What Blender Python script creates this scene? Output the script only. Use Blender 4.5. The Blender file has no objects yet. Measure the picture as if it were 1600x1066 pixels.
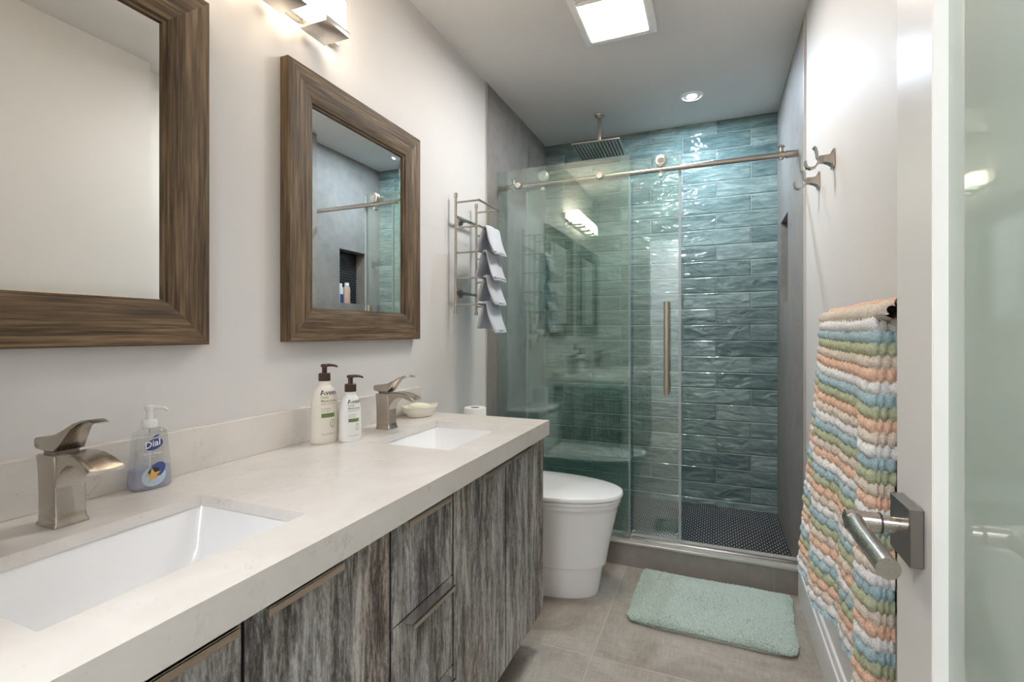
import bpy, bmesh, math, random
from mathutils import Vector, Matrix
R = math.radians
PI = math.pi
S = bpy.context.scene
COL = S.collection
rnd = random.Random(7)

# ------------------------------------------------------------------ camera, exposure, world, lamps
cam = bpy.data.cameras.new('camera')
cam.sensor_width = 36; cam.lens = 772.67/1600*36; cam.shift_y = -13.07/1600; cam.clip_start = 0.01
co = bpy.data.objects.new('camera', cam); COL.objects.link(co)
co.location = (1.1167, 0, 1.1355); co.rotation_euler = (PI/2, 0, 0.3918)
S.camera = co
S.view_settings.view_transform = 'Standard'; S.view_settings.look = 'None'
S.view_settings.exposure = 1.15; S.view_settings.gamma = 1; S.view_settings.use_curve_mapping = False
S.cycles.use_denoising = True
S.cycles.denoiser = 'OPENIMAGEDENOISE'
S.cycles.max_bounces = 14; S.cycles.diffuse_bounces = 6; S.cycles.glossy_bounces = 6
S.cycles.transmission_bounces = 10; S.cycles.transparent_max_bounces = 24
S.cycles.sample_clamp_indirect = 6.0
S.cycles.caustics_reflective = False; S.cycles.caustics_refractive = False
wd = bpy.data.worlds.new('world'); S.world = wd; wd.use_nodes = True
wd.node_tree.nodes['Background'].inputs[0].default_value = (0.9, 0.95, 1, 1)
wd.node_tree.nodes['Background'].inputs[1].default_value = 0.3

LENS_E, LED_E, SCONCE_E, HALL_E = 34.0, 1250.0, 11.5, 12.5   # emission of ceiling lens, downlight, sconce glass, added hall fill light


# ------------------------------------------------------------------ helpers
class MB:
    def __init__(s): s.v = []; s.f = []; s.m = []
    def add(s, vs, fs, mi=0):
        n = len(s.v); s.v += [tuple(v) for v in vs]
        s.f += [tuple(n+i for i in f) for f in fs]; s.m += [mi]*len(fs); return s
    def box(s, x0, x1, y0, y1, z0, z1, b=0, seg=2, mi=0):
        bm = bmesh.new(); bmesh.ops.create_cube(bm, size=1)
        for v in bm.verts:
            v.co = Vector(((x0+x1)/2+v.co.x*(x1-x0), (y0+y1)/2+v.co.y*(y1-y0), (z0+z1)/2+v.co.z*(z1-z0)))
        if b > 0: bmesh.ops.bevel(bm, geom=bm.edges[:], offset=b, segments=seg, profile=.5, affect='EDGES')
        s.bm(bm, mi=mi); return s
    def bm(s, bm, M=None, mi=0):
        bm.verts.index_update()
        vs = [(M @ v.co) if M else v.co.copy() for v in bm.verts]
        s.add(vs, [[v.index for v in f.verts] for f in bm.faces], mi); bm.free(); return s
    def loft(s, rings, caps=True, closed=False, mi=0):
        n = len(rings[0]); vs = [p for r in rings for p in r]; fs = []
        K = len(rings)
        for k in range(K if closed else K-1):
            a, b = k*n, ((k+1) % K)*n
            for i in range(n):
                j = (i+1) % n; fs.append((a+i, a+j, b+j, b+i))
        if caps and not closed: fs.append(tuple(range(n))[::-1]); fs.append(tuple((K-1)*n+i for i in range(n)))
        return s.add(vs, fs, mi)
    def tube(s, pts, r, n=16, caps=True, mi=0):
        pts = [Vector(p) for p in pts]; rs = r if isinstance(r, (list, tuple)) else [r]*len(pts)
        rings = []; up = None
        for i, p in enumerate(pts):
            t = (pts[min(i+1, len(pts)-1)]-pts[max(i-1, 0)]).normalized()
            if up is None: up = Vector((0, 0, 1)) if abs(t.z) < .9 else Vector((1, 0, 0))
            a = up.cross(t).normalized(); up = t.cross(a).normalized()
            rings.append([p+(a*math.cos(2*PI*k/n)+up*math.sin(2*PI*k/n))*rs[i] for k in range(n)])
        return s.loft(rings, caps, mi=mi)
    def lathe(s, c, prof, n=32, ax='z', sx=1, sy=1, mi=0):
        rings = []
        for r, h in prof:
            rg = []
            for k in range(n):
                a = 2*PI*k/n; u, w = r*math.cos(a)*sx, r*math.sin(a)*sy
                p = {'z': (u, w, h), 'y': (u, h, -w), 'x': (h, u, w)}[ax]
                rg.append((c[0]+p[0], c[1]+p[1], c[2]+p[2]))
            rings.append(rg)
        return s.loft(rings, True, mi=mi)
    def xf(s, M):
        s.v = [tuple(M @ Vector(v)) for v in s.v]; return s

def gloc(o):
    v = Vector((0, 0, 0))
    while o is not None: v += o.location; o = o.parent
    return v
def build(name, mb, mats, parent=None, loc=None, smooth=30, fix=True):
    off = gloc(parent) if parent else Vector(loc or (0, 0, 0))
    me = bpy.data.meshes.new(name)
    me.from_pydata([tuple(Vector(v)-off) for v in mb.v], [], mb.f)
    if not isinstance(mats, (list, tuple)): mats = [mats]
    for m in mats: me.materials.append(m)
    if len(mats) > 1: me.polygons.foreach_set('material_index', mb.m)
    me.update()
    if fix:
        b = bmesh.new(); b.from_mesh(me); bmesh.ops.recalc_face_normals(b, faces=b.faces[:]); b.to_mesh(me); b.free()
    if smooth:
        me.shade_smooth(); me.set_sharp_from_angle(angle=R(smooth))
    o = bpy.data.objects.new(name, me); COL.objects.link(o)
    if parent: o.parent = parent
    else: o.location = off
    return o
def thing(name, label, cat, loc, group=None):
    o = bpy.data.objects.new(name, None); o.empty_display_size = .05; COL.objects.link(o); o.location = loc
    return tag(o, label, cat, group)
def tag(o, label, cat, group=None, kind=None):
    o['label'] = label; o['category'] = cat
    if group: o['group'] = group
    if kind: o['kind'] = kind
    return o
def struct(name, mb, mats, **k):
    o = build(name, mb, mats, **k); o['kind'] = 'structure'; return o
def dup(root, loc, label, group=None):
    r = root.copy(); COL.objects.link(r); r.location = loc; r['label'] = label
    if group: r['group'] = group
    for ch in root.children:
        c = ch.copy(); COL.objects.link(c); c.parent = r
        for g in ch.children:
            d = g.copy(); COL.objects.link(d); d.parent = c
    return r

# ------------------------------------------------------------------ materials
class NT:
    def __init__(s, name):
        s.m = bpy.data.materials.new(name); s.m.use_nodes = True; s.t = s.m.node_tree
        s.b = s.t.nodes['Principled BSDF']; s.out = s.t.nodes['Material Output']
    def n(s, typ, ins=None, **kw):
        nd = s.t.nodes.new('ShaderNode'+typ)
        for k, v in kw.items(): setattr(nd, k, v)
        for k, v in (ins or {}).items(): s.set(nd.inputs[k], v)
        return nd
    def set(s, sock, v):
        if isinstance(v, bpy.types.NodeSocket): s.t.links.new(v, sock)
        else: sock.default_value = v
    def p(s, **kw):
        for k, v in kw.items(): s.set(s.b.inputs[k.replace('_', ' ')], v)
        return s
    def coord(s, scale=(1, 1, 1), loc=(0, 0, 0), kind='Object'):
        c = s.n('TexCoord'); mp = s.n('Mapping', {'Vector': c.outputs[kind], 'Scale': scale, 'Location': loc}); return mp.outputs[0]
    def noise(s, vec, scale=5, detail=4, rough=.55, dist=0):
        return s.n('TexNoise', {'Vector': vec, 'Scale': scale, 'Detail': detail, 'Roughness': rough, 'Distortion': dist}).outputs[0]
    def ramp(s, fac, stops):
        r = s.n('ValToRGB', {'Fac': fac}); e = r.color_ramp.elements
        while len(e) < len(stops): e.new(.5)
        for el, (p, c) in zip(e, stops): el.position = p; el.color = (*c, 1) if len(c) == 3 else c
        return r.outputs[0]
    def math(s, op, a, b=0.0, c=0.0):
        n = s.n('Math', operation=op); s.set(n.inputs[0], a); s.set(n.inputs[1], b); s.set(n.inputs[2], c); return n.outputs[0]
    def mix(s, f, a, b, mode='MIX'):
        n = s.n('MixRGB', blend_type=mode); s.set(n.inputs[0], f)
        s.set(n.inputs[1], a if isinstance(a, bpy.types.NodeSocket) else (*a, 1)); s.set(n.inputs[2], b if isinstance(b, bpy.types.NodeSocket) else (*b, 1)); return n.outputs[0]
    def bump(s, h, strength=.3, dist=.002, normal=None):
        n = s.n('Bump', {'Height': h, 'Strength': strength, 'Distance': dist})
        if normal: s.set(n.inputs['Normal'], normal)
        s.set(s.b.inputs['Normal'], n.outputs[0]); return n.outputs[0]
    def sep(s, v):
        return s.n('SeparateXYZ', {0: v}).outputs

def plain(name, col, rough=.5, metal=0, **kw):
    t = NT(name); t.p(Base_Color=(*col, 1), Roughness=rough, Metallic=metal, **kw); return t.m

def paint(name, col, rough=.55):
    t = NT(name); v = t.coord()
    t.p(Base_Color=t.ramp(t.noise(v, 3, 3), [(0.3, [c*.97 for c in col]), (.7, col)]), Roughness=rough)
    t.bump(t.noise(v, 220, 2), .05, .001); return t.m
M = {}
M['wall'] = paint('wall_paint', (.71, .69, .675))
M['ceiling'] = paint('ceiling_paint', (.74, .72, .705), .7)
M['trimw'] = paint('white_trim_paint', (.84, .83, .82), .35)
M['doorp'] = paint('door_paint', (.80, .775, .745), .3)

def nickel(name, col=(.50, .455, .405), rough=.27):
    t = NT(name); n = t.noise(t.coord(), 1400, 1)
    t.p(Base_Color=(*col, 1), Metallic=1.0, Roughness=t.math('MULTIPLY_ADD', n, .03, rough-.015)); return t.m
M['nickel'] = nickel('brushed_nickel'); M['nickel_dark'] = nickel('dark_nickel', (.30, .28, .26), .35)
M['steel'] = nickel('satin_aluminium', (.72, .69, .65), .3)
M['champagne'] = nickel('champagne_metal', (.60, .50, .40), .32)
M['chrome'] = plain('chrome', (.8, .8, .8), .08, 1)
M['black'] = plain('black_gap', (.02, .02, .02), .6)

def greytile(name, base, jx=None, jy=None, jz=None, rough=.42):
    # large format concrete look tile; joints are lists (axis, offset, pitch)
    t = NT(name); v = t.coord(); o = t.sep(v)
    a = t.noise(v, 2.2, 6, .6, .6); b = t.noise(v, 14, 5, .7)
    c = t.ramp(t.math('MULTIPLY_ADD', b, .35, t.math('MULTIPLY', a, .65)), [(.32, [k*.72 for k in base]), (.5, base), (.68, [k*1.28 for k in base])])
    mask = None
    for ax, j in ((0, jx), (1, jy), (2, jz)):
        if j:
            off, pitch = j
            d = t.math('ABSOLUTE', t.math('SUBTRACT', t.math('PINGPONG', t.math('SUBTRACT', o[ax], off-40*pitch), pitch/2), 0))
            mk = t.math('LESS_THAN', d, .0013)
            mask = mk if mask is None else t.math('MAXIMUM', mask, mk)
    if mask is not None: c = t.mix(mask, c, [k*1.25 for k in base])
    t.p(Base_Color=c, Roughness=rough)
    h = t.math('SUBTRACT', t.math('MULTIPLY', b, .2), mask if mask is not None else 0.0)
    t.bump(h, .25, .001); return t.m
M['shwall'] = greytile('grey_shower_tile', (.28, .255, .235), jz=(.577, .595), rough=.5)
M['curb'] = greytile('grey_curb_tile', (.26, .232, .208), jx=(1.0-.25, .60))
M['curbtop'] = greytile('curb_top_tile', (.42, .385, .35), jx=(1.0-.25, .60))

def floortile():
    t = NT('linen_floor_tile'); v = t.coord(); o = t.sep(v)
    n1 = t.noise(t.coord((260, 14, 1)), 1, 3, .6); n2 = t.noise(t.coord((14, 260, 1)), 1, 3, .6)
    lin = t.math('ADD', n1, n2)
    a = t.noise(v, 3.2, 6, .65, .8)
    # per tile tone
    def cell(ax, off, p): return t.math('FLOOR', t.math('DIVIDE', t.math('SUBTRACT', o[ax], off), p))
    wn = t.n('TexWhiteNoise', {'Vector': t.n('CombineXYZ', {0: cell(0, .713, .745), 1: cell(1, 1.711, 1.2), 2: 3.0}).outputs[0]})
    f = t.math('MULTIPLY_ADD', lin, .36, t.math('MULTIPLY_ADD', a, .75, t.math('MULTIPLY', wn.outputs[0], .16)))
    c = t.ramp(f, [(.52, (.175, .145, .12)), (.78, (.335, .29, .245)), (1.0, (.48, .435, .38))])
    mask = None
    for ax, off, p in ((0, .713, .745), (1, 1.711, 1.2)):
        mk = t.math('LESS_THAN', t.math('PINGPONG', t.math('SUBTRACT', o[ax], off-40*p), p/2), .0018)
        mask = mk if mask is None else t.math('MAXIMUM', mask, mk)
    c = t.mix(mask, c, (.50, .44, .38))
    t.p(Base_Color=c, Roughness=.42); t.bump(t.math('SUBTRACT', t.math('MULTIPLY', lin, .3), mask), .2, .001); return t.m
M['floor'] = floortile()

def subway():
    t = NT('glazed_teal_subway_tile'); v = t.coord(); o = t.sep(v)
    P, Hh = .389, .0985
    row = t.math('FLOOR', t.math('DIVIDE', t.math('SUBTRACT', o[2], 1.184-20*Hh), Hh))
    odd = t.math('MODULO', row, 2.0)
    xs = t.math('ADD', t.math('SUBTRACT', o[0], 1.116-10*P), t.math('MULTIPLY', odd, -.1935))
    colm = t.math('FLOOR', t.math('DIVIDE', xs, P))
    dx = t.math('PINGPONG', xs, P/2); dz = t.math('PINGPONG', t.math('SUBTRACT', o[2], 1.184-20*Hh), Hh/2)
    ed = t.math('MINIMUM', dx, dz)
    grout = t.math('LESS_THAN', ed, .0013)
    wn = t.n('TexWhiteNoise', {'Vector': t.n('CombineXYZ', {0: colm, 1: row, 2: 5.0}).outputs[0]})
    ofs = t.n('VectorMath', {0: v, 1: wn.outputs['Color']}, operation='ADD')
    sv = t.n('VectorMath', {0: ofs.outputs[0], 1: (3, 3, 22)}, operation='MULTIPLY')
    a = t.noise(sv.outputs[0], 1.7, 7, .68, 1.1)
    b = t.noise(v, 9, 5, .7, 1.0)
    f = t.math('MULTIPLY_ADD', a, .72, t.math('MULTIPLY_ADD', b, .16, t.math('MULTIPLY', wn.outputs[0], .15)))
    c = t.ramp(f, [(.38, (.100, .158, .155)), (.51, (.180, .255, .243)), (.64, (.33, .415, .390))])
    edge = t.n('MapRange', {0: ed, 1: .001, 2: .008, 3: 1.0, 4: 0.0}).outputs[0]
    c = t.mix(t.math('MULTIPLY', edge, .3), c, (.10, .16, .16))
    c = t.mix(grout, c, (.48, .52, .50))
    t.p(Base_Color=c, Roughness=t.math('MULTIPLY_ADD', grout, .6, .05), Specular_IOR_Level=.6)
    wav = t.noise(t.n('VectorMath', {0: ofs.outputs[0], 1: (.8, 1, 1.6)}, operation='MULTIPLY').outputs[0], 10, 1.5, .45, 1.2); wav2 = t.noise(v, 30, 1)
    pil = t.n('MapRange', {0: ed, 1: 0.0, 2: .007, 3: 0.0, 4: 1.0}, interpolation_type='SMOOTHSTEP').outputs[0]
    h = t.math('MULTIPLY_ADD', wav, 2.4, t.math('MULTIPLY_ADD', wav2, .16, t.math('MULTIPLY', pil, .9)))
    t.bump(h, .9, .0048); return t.m
M['subway'] = subway()

def penny(name, pitch, ax=(0, 1), dark=(.012, .012, .014), grout=(.42, .42, .41), rr=.462):
    t = NT(name); o = t.sep(t.coord()); X, Y = o[ax[0]], o[ax[1]]
    sy = pitch*math.sqrt(3)
    def lat(ox, oy):
        fx = t.math('SUBTRACT', t.math('MODULO', t.math('ADD', X, 20*pitch+ox), pitch), pitch/2)
        fy = t.math('SUBTRACT', t.math('MODULO', t.math('ADD', Y, 20*sy+oy), sy), sy/2)
        return t.math('SQRT', t.math('ADD', t.math('MULTIPLY', fx, fx), t.math('MULTIPLY', fy, fy)))
    d = t.math('MINIMUM', lat(0, 0), lat(pitch/2, sy/2))
    g = t.math('GREATER_THAN', d, pitch*rr*1.07)
    t.p(Base_Color=t.mix(g, dark, grout), Roughness=t.math('MULTIPLY_ADD', g, .5, .25)); t.bump(g, .3, -.001); return t.m
M['penny'] = penny('black_penny_tile', .024, grout=(.55, .55, .54))
M['pennyw'] = penny('black_hexagon_niche_tile', .024, (1, 2), grout=(.2, .2, .2))

def quartz():
    t = NT('beige_quartz'); v = t.coord()
    a = t.noise(v, 5, 5, .6, 1.5); b = t.noise(v, 60, 3, .7)
    vein = t.n('MapRange', {0: t.math('ABSOLUTE', t.math('SUBTRACT', t.noise(v, 7, 6, .62, 2.2), .5)), 1: 0.0, 2: .012, 3: 1.0, 4: 0.0}).outputs[0]
    gate = t.n('MapRange', {0: t.noise(v, 9, 2), 1: .52, 2: .68, 3: 0.0, 4: 1.0}).outputs[0]
    c = t.ramp(a, [(.3, (.69, .65, .605)), (.7, (.77, .735, .695))])
    c = t.mix(t.math('MULTIPLY', t.math('MULTIPLY', vein, gate), .5), c, (.40, .35, .30))
    sp = t.n('MapRange', {0: b, 1: .66, 2: .74, 3: 0.0, 4: .35}).outputs[0]
    c = t.mix(sp, c, (.45, .40, .36))
    t.p(Base_Color=c, Roughness=.22); return t.m
M['quartz'] = quartz()

def wood(name, axis):
    sc = [55, 55, 55]; sc[axis] = 3.0; t = NT(name); v = t.coord(tuple(sc)); vv = t.coord()
    a = t.noise(v, 1, 5, .65, .35); sc2 = [190, 190, 190]; sc2[axis] = 6.0
    f = t.noise(t.coord(tuple(sc2)), 1, 3, .6, .3); sc3 = [9, 9, 9]; sc3[axis] = 2.0; k = t.noise(t.coord(tuple(sc3)), 1, 3, .6, 1.2)
    m = t.math('MULTIPLY_ADD', a, .36, t.math('MULTIPLY_ADD', f, .50, t.math('MULTIPLY', k, .16)))
    c = t.ramp(m, [(.41, (.042, .024, .011)), (.49, (.100, .061, .029)), (.56, (.168, .108, .054)), (.66, (.27, .183, .100))])
    t.p(Base_Color=c, Roughness=.62); t.bump(m, .7, .0022); return t.m
M['wood_v'] = wood('rustic_wood_upright', 2); M['wood_h'] = wood('rustic_wood_level', 1)

def laminate():
    t = NT('weathered_grey_laminate')
    a = t.noise(t.coord((15, 15, 1.5)), 1, 6, .66, 1.1); b = t.noise(t.coord((58, 58, 8)), 1, 6, .72, 1.6); c0 = t.noise(t.coord((6, 6, 1.0)), 1, 3, .6, .6)
    f = t.noise(t.coord((230, 230, 85)), 1, 4, .75, .5)
    m = t.math('MULTIPLY_ADD', a, .40, t.math('MULTIPLY_ADD', b, .38, t.math('MULTIPLY_ADD', c0, .08, t.math('MULTIPLY', f, .18))))
    c = t.ramp(m, [(.415, (.026, .023, .021)), (.468, (.080, .070, .063)), (.508, (.20, .182, .167)), (.548, (.37, .347, .325)), (.60, (.62, .595, .57))])
    w = t.ramp(c0, [(.4, (1.05, .98, .91)), (.6, (.95, 1.0, 1.04))])
    t.p(Base_Color=t.mix(1.0, c, w, 'MULTIPLY'), Roughness=.48); t.bump(m, .4, .0012); return t.m
M['lam'] = laminate()
M['ceramic'] = plain('white_ceramic', (.86, .86, .86), .12, Coat_Weight=.5, Coat_Roughness=.05)
M['sinkc'] = plain('white_sink_ceramic', (.88, .88, .885), .15, Coat_Weight=.4, Coat_Roughness=.05)
M['cream'] = plain('cream_ceramic', (.82, .79, .71), .3)
M['soap'] = plain('cream_soap', (.85, .83, .68), .45)
M['paper'] = plain('toilet_paper', (.85, .84, .82), .9)
M['card'] = plain('cardboard_core', (.35, .27, .2), .9)
M['mirror'] = plain('mirror_silver', (.90, .925, .915), .0, 1)
M['rubber'] = plain('dark_rubber', (.03, .03, .03), .5)

def glass(name, tint, ior=1.5, rough=0.0, boost=1.0):
    t = NT(name); t.t.nodes.remove(t.b)
    tr = t.n('BsdfTransparent', {'Color': (*tint, 1)}); gl = t.n('BsdfGlossy', {'Color': (1, 1, 1, 1), 'Roughness': rough})
    fr = t.n('Fresnel', {'IOR': ior}).outputs[0]
    # the back faces of the slab must use the same reflectance as the front
    lw = t.n('LayerWeight', {'Blend': .5}).outputs['Facing']
    p5 = t.math('POWER', lw, 5.0); f0 = ((ior-1)/(ior+1))**2*boost
    mx = t.n('MixShader', {0: t.math('MULTIPLY_ADD', p5, 1-f0, f0), 1: tr.outputs[0], 2: gl.outputs[0]})
    t.t.links.new(mx.outputs[0], t.out.inputs[0]); return t.m
M['glass'] = glass('green_tinted_glass', (.905, .972, .946), 1.52, boost=2.4)
M['seal'] = NT('grey_seal_strip').p(Base_Color=(.42, .48, .51, 1), Roughness=.25, Alpha=.75).m
M['clear'] = glass('clear_plastic', (.90, .91, .92), 1.45, .08, 2.0)
M['lilac'] = NT('lilac_liquid').p(Base_Color=(.50, .50, .66, 1), Roughness=.2, Alpha=.50).m
def frosted():
    t = NT('pale_green_frosted_glass')
    t.p(Base_Color=(.44, .52, .455, 1), Roughness=.65, Coat_Weight=1.0, Coat_Roughness=.02, Coat_IOR=1.6); return t.m
M['frost'] = frosted()
def emit(name, col, e):
    t = NT(name); t.p(Base_Color=(*col, 1), Emission_Color=(*col, 1), Emission_Strength=e, Roughness=.4); return t.m
M['lens'] = emit('lit_ceiling_lens', (1, .95, .88), LENS_E)
M['led'] = emit('lit_downlight', (.66, .83, 1), LED_E)
M['sglass'] = emit('lit_sconce_glass', (1, .86, .68), SCONCE_E)
M['hall'] = emit('lit_hall_fill', (.90, .95, 1), HALL_E)

def fabric(name, col, sc=900, st=.5):
    t = NT(name); v = t.coord(); n = t.noise(v, sc, 2)
    t.p(Base_Color=t.ramp(n, [(.32, [c*.68 for c in col]), (.62, col)]), Roughness=.95)
    t.bump(n, st, .0015); return t.m
M['terry'] = fabric('pale_grey_terry', (.62, .65, .72))
TC = {'w': (.87, .86, .85), 'b': (.42, .57, .61), 'g': (.50, .53, .35), 'o': (.86, .57, .42), 't': (.77, .67, .56)}
for k, c in TC.items(): M['tw_'+k] = fabric('popcorn_cotton_'+{'w': 'white', 'b': 'blue', 'g': 'green', 'o': 'coral', 't': 'beige'}[k], c, 420, .8)
M['mat'] = fabric('seafoam_shag', (.58, .67, .60), 300)

# ------------------------------------------------------------------ the setting
W, B, C, K = 1.4575, 3.311, 2.446, 2.4386
TY = 2.345     # where the tile starts on the side walls
def flat(name, pts, mat, **k):
    return struct(name, MB().add(pts, [tuple(range(len(pts)))]), mat, smooth=0, fix=False, **k)
struct('floor', MB().box(-.1, 2.0, -1.6, K+.02, -.1, 0), M['floor'], smooth=0)
struct('ceiling', MB().box(-.1, 2.0, -1.6, B+.1, C, C+.1), M['ceiling'], smooth=0)
struct('wall_left', MB().box(-.1, 0, -.12, TY, 0, C), M['wall'], smooth=0)
struct('wall_left_shower', MB().box(-.1, .006, TY, B, 0, C), M['shwall'], smooth=0)
struct('wall_right', MB().box(W, W+.14, -.12, TY, 0, C), M['wall'], smooth=0)
NY0, NY1, NZ0, NZ1, ND = 2.851, 3.141, 1.297, 1.75, .09
rw = MB(); X = W-.006
rw.box(X, W+.14, TY, NY0, 0, C); rw.box(X, W+.14, NY1, B, 0, C)
rw.box(X, W+.14, NY0, NY1, 0, NZ0); rw.box(X, W+.14, NY0, NY1, NZ1, C); rw.box(W+ND, W+.14, NY0, NY1, NZ0, NZ1)
struct('wall_right_shower', rw, M['shwall'], smooth=0)
struct('trim_niche', MB().box(W+ND-.004, W+ND-.0005, NY0+.001, NY1-.001, NZ0+.001, NZ1-.001), M['pennyw'], smooth=0)
struct('wall_back', MB().box(-.1, W+.14, B, B+.1, 0, C), M['subway'], smooth=0)
fw = MB(); fw.box(-.1, .50, -.12, 0, 0, C); fw.box(1.36, W+.14, -.12, 0, 0, C); fw.box(.50, 1.36, -.12, 0, 2.08, C)
struct('wall_front', fw, M['wall'], smooth=0)
hw = MB(); hw.box(-.1, 2.0, -1.7, -1.6, 0, C); hw.box(-.2, -.1, -1.6, -.12, 0, C); hw.box(2.0, 2.1, -1.6, -.12, 0, C)
struct('wall_hall', hw, M['wall'], smooth=0)
struct('trim_door_frame', MB().box(.49, .51, -.125, .006, 0, 2.08, .002).box(1.35, 1.365, -.125, .006, 0, 2.08, .002).box(.49, 1.365, -.125, .006, 2.065, 2.085, .002), M['trimw'])
# shower pan and kerb
struct('floor_shower', MB().box(0, W, K+.11, B, 0, .0613), M['penny'], smooth=0)
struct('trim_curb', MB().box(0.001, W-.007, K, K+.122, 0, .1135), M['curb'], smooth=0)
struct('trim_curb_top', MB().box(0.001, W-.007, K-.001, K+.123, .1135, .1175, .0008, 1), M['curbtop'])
struct('trim_tile_left', MB().box(0, .009, TY-.008, TY-.0005, 0, C), M['steel'], smooth=0)
struct('trim_tile_right', MB().box(W-.009, W, TY-.010, TY-.0005, 0, C), M['steel'], smooth=0)
struct('trim_curb_edge', MB().box(.002, W-.008, K-.005, K-.0012, .108, .1185, .0008, 1), M['steel'])
def baseb(x0, x1, y0, y1, alongy=True, inner=-1):
    mb = MB(); mb.box(x0, x1, y0, y1, 0, .125, .0015, 1)
    d = .004
    if alongy:
        if inner < 0: mb.box(x0+.005, x1, y0, y1, .125, .158, .004, 2)
        else: mb.box(x0, x1-.005, y0, y1, .125, .158, .004, 2)
    return mb
struct('baseboard_right', baseb(W-.016, W-.0004, .72, K-.002), M['trimw'])
struct('baseboard_left', baseb(.0004, .016, 1.72, TY-.01, True, 1), M['trimw'])

# ------------------------------------------------------------------ door (open against the right wall)
DX = 1.31
dr = struct('door_1', MB().box(DX, DX+.035, .01, .112, .01, 2.04, .0012, 1).box(DX, DX+.035, .598, .70, .01, 2.04, .0012, 1)
            .box(DX, DX+.035, .112, .598, .01, .20).box(DX, DX+.035, .112, .598, 1.93, 2.04), M['doorp'])
bd = MB()
fl = struct('door_glass', MB().box(DX+.0125, DX+.0225, .112, .598, .20, 1.93), M['frost'], parent=dr, smooth=0); del fl['kind']
hd = build('door_handle_rose', MB().box(DX-.013, DX-.0003, .616, .676, .897, .957, .0012, 1), M['nickel_dark'], dr)
hx = DX-.058
lv = MB(); lv.tube([(DX-.01, .645, .930), (DX-.030, .645, .930)], .0085, 24)
lv.tube([(DX-.030, .645, .930), (hx-.004, .645, .930)], .0105, 28)
mbq = MB(); mbq.tube([(hx+.004, .652, .930), (hx+.002, .60, .930), (hx+.003, .522, .930)], .0095, 28); lv.add(mbq.v, mbq.f)
build('door_lever', lv, M['nickel'], dr, smooth=40)
build('lever_ring', MB().tube([(DX-.031, .645, .930), (DX-.029, .645, .930)], .0110, 24), M['rubber'], dr)
build('hinge', MB().tube([(DX-.004, .012, .25), (DX-.004, .012, .34)], .006, 12), M['nickel'], dr)

# ------------------------------------------------------------------ vanity
M['carcass_shade'] = plain('carcass_gap_shade', (.045, .04, .037), .6)  # dark colour puts shade into the seams between fronts
VX, YB, YE = .54, .13, 1.692
def front(a, b, z0, z1):      # laminate front; gap shade is painted dark on its side edges
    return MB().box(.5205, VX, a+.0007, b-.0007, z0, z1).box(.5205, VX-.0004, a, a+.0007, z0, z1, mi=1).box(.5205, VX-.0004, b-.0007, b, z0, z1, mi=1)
def cabinet(y0, y1, endcap, label, doors, drawers, knobname):
    t = thing('vanity_cabinet', label, 'cabinet', (0, (y0+y1)/2, .14), 'floating bathroom vanity cabinets')
    c = MB(); c.box(.002, .506, y0, y0+.016, .14, .7675); c.box(.002, .506, y1-.016, y1-(.0004 if not endcap else .0022), .14, .7675)
    c.box(.002, .506, y0+.016, y1-.016, .14, .156); c.box(.002, .018, y0+.016, y1-.016, .156, .62)
    if doors: c.box(.488, .506, y0+.016, y1-.016, .74, .7675)
    else: c.box(.488, .506, y0+.016, y1-.016, .74, .7675); c.box(.488, .506, y0+.016, y1-.016, .552, .57); c.box(.488, .506, y0+.016, y1-.016, .34, .36)
    build('body', c, M['carcass_shade'], t, smooth=0)
    if endcap: build('end_panel', MB().box(.002, .519, y1-.002, y1, .14, .7675), M['lam'], t, smooth=0)
    for a, b, h0, h1 in doors:
        d = build('door', front(a+.0022, b-.0022, .14, .762), [M['lam'], M['carcass_shade']], t)
        hb = MB().box(.536, .562, h0, h1, .7625, .7655, .0006, 1).box(.5585, .562, h0, h1, .7525, .7655, .0006, 1)
        build('handle', hb, M['champagne'], d)
    for a, b, z0, z1, h0, h1, pr in drawers:
        d = build('drawer', front(a+.0024, b-.0024, z0+.001, z1-.004), [M['lam'], M['carcass_shade']], t)
        hb = MB().box(.536, VX+pr, h0, h1, z1-.0035, z1-.0005, .0006, 1).box(VX+pr-.0035, VX+pr, h0, h1, z1-.0125, z1-.0005, .0006, 1)
        build('handle', hb, M['champagne'] if pr < .024 else M['nickel'], d)
    return t
cabinet(YB, .786, False, 'grey weathered wood vanity cabinet under the nearest sink, two doors', [(YB, .467, .28, .446), (.467, .786, .49, .636)], [], '')
cabinet(.786, 1.030, False, 'grey weathered wood vanity unit with a stack of three drawers', [], [(.786, 1.03, .564, .766, .821, .989, .022), (.786, 1.03, .352, .564, .821, .989, .030), (.786, 1.03, .14, .352, .821, .989, .030)], '')
cabinet(1.030, YE, True, 'grey weathered wood vanity cabinet next to the toilet, two doors', [(1.03, 1.3475, 1.172, 1.338), (1.3475, YE, 1.357, 1.523)], [], '')

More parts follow.
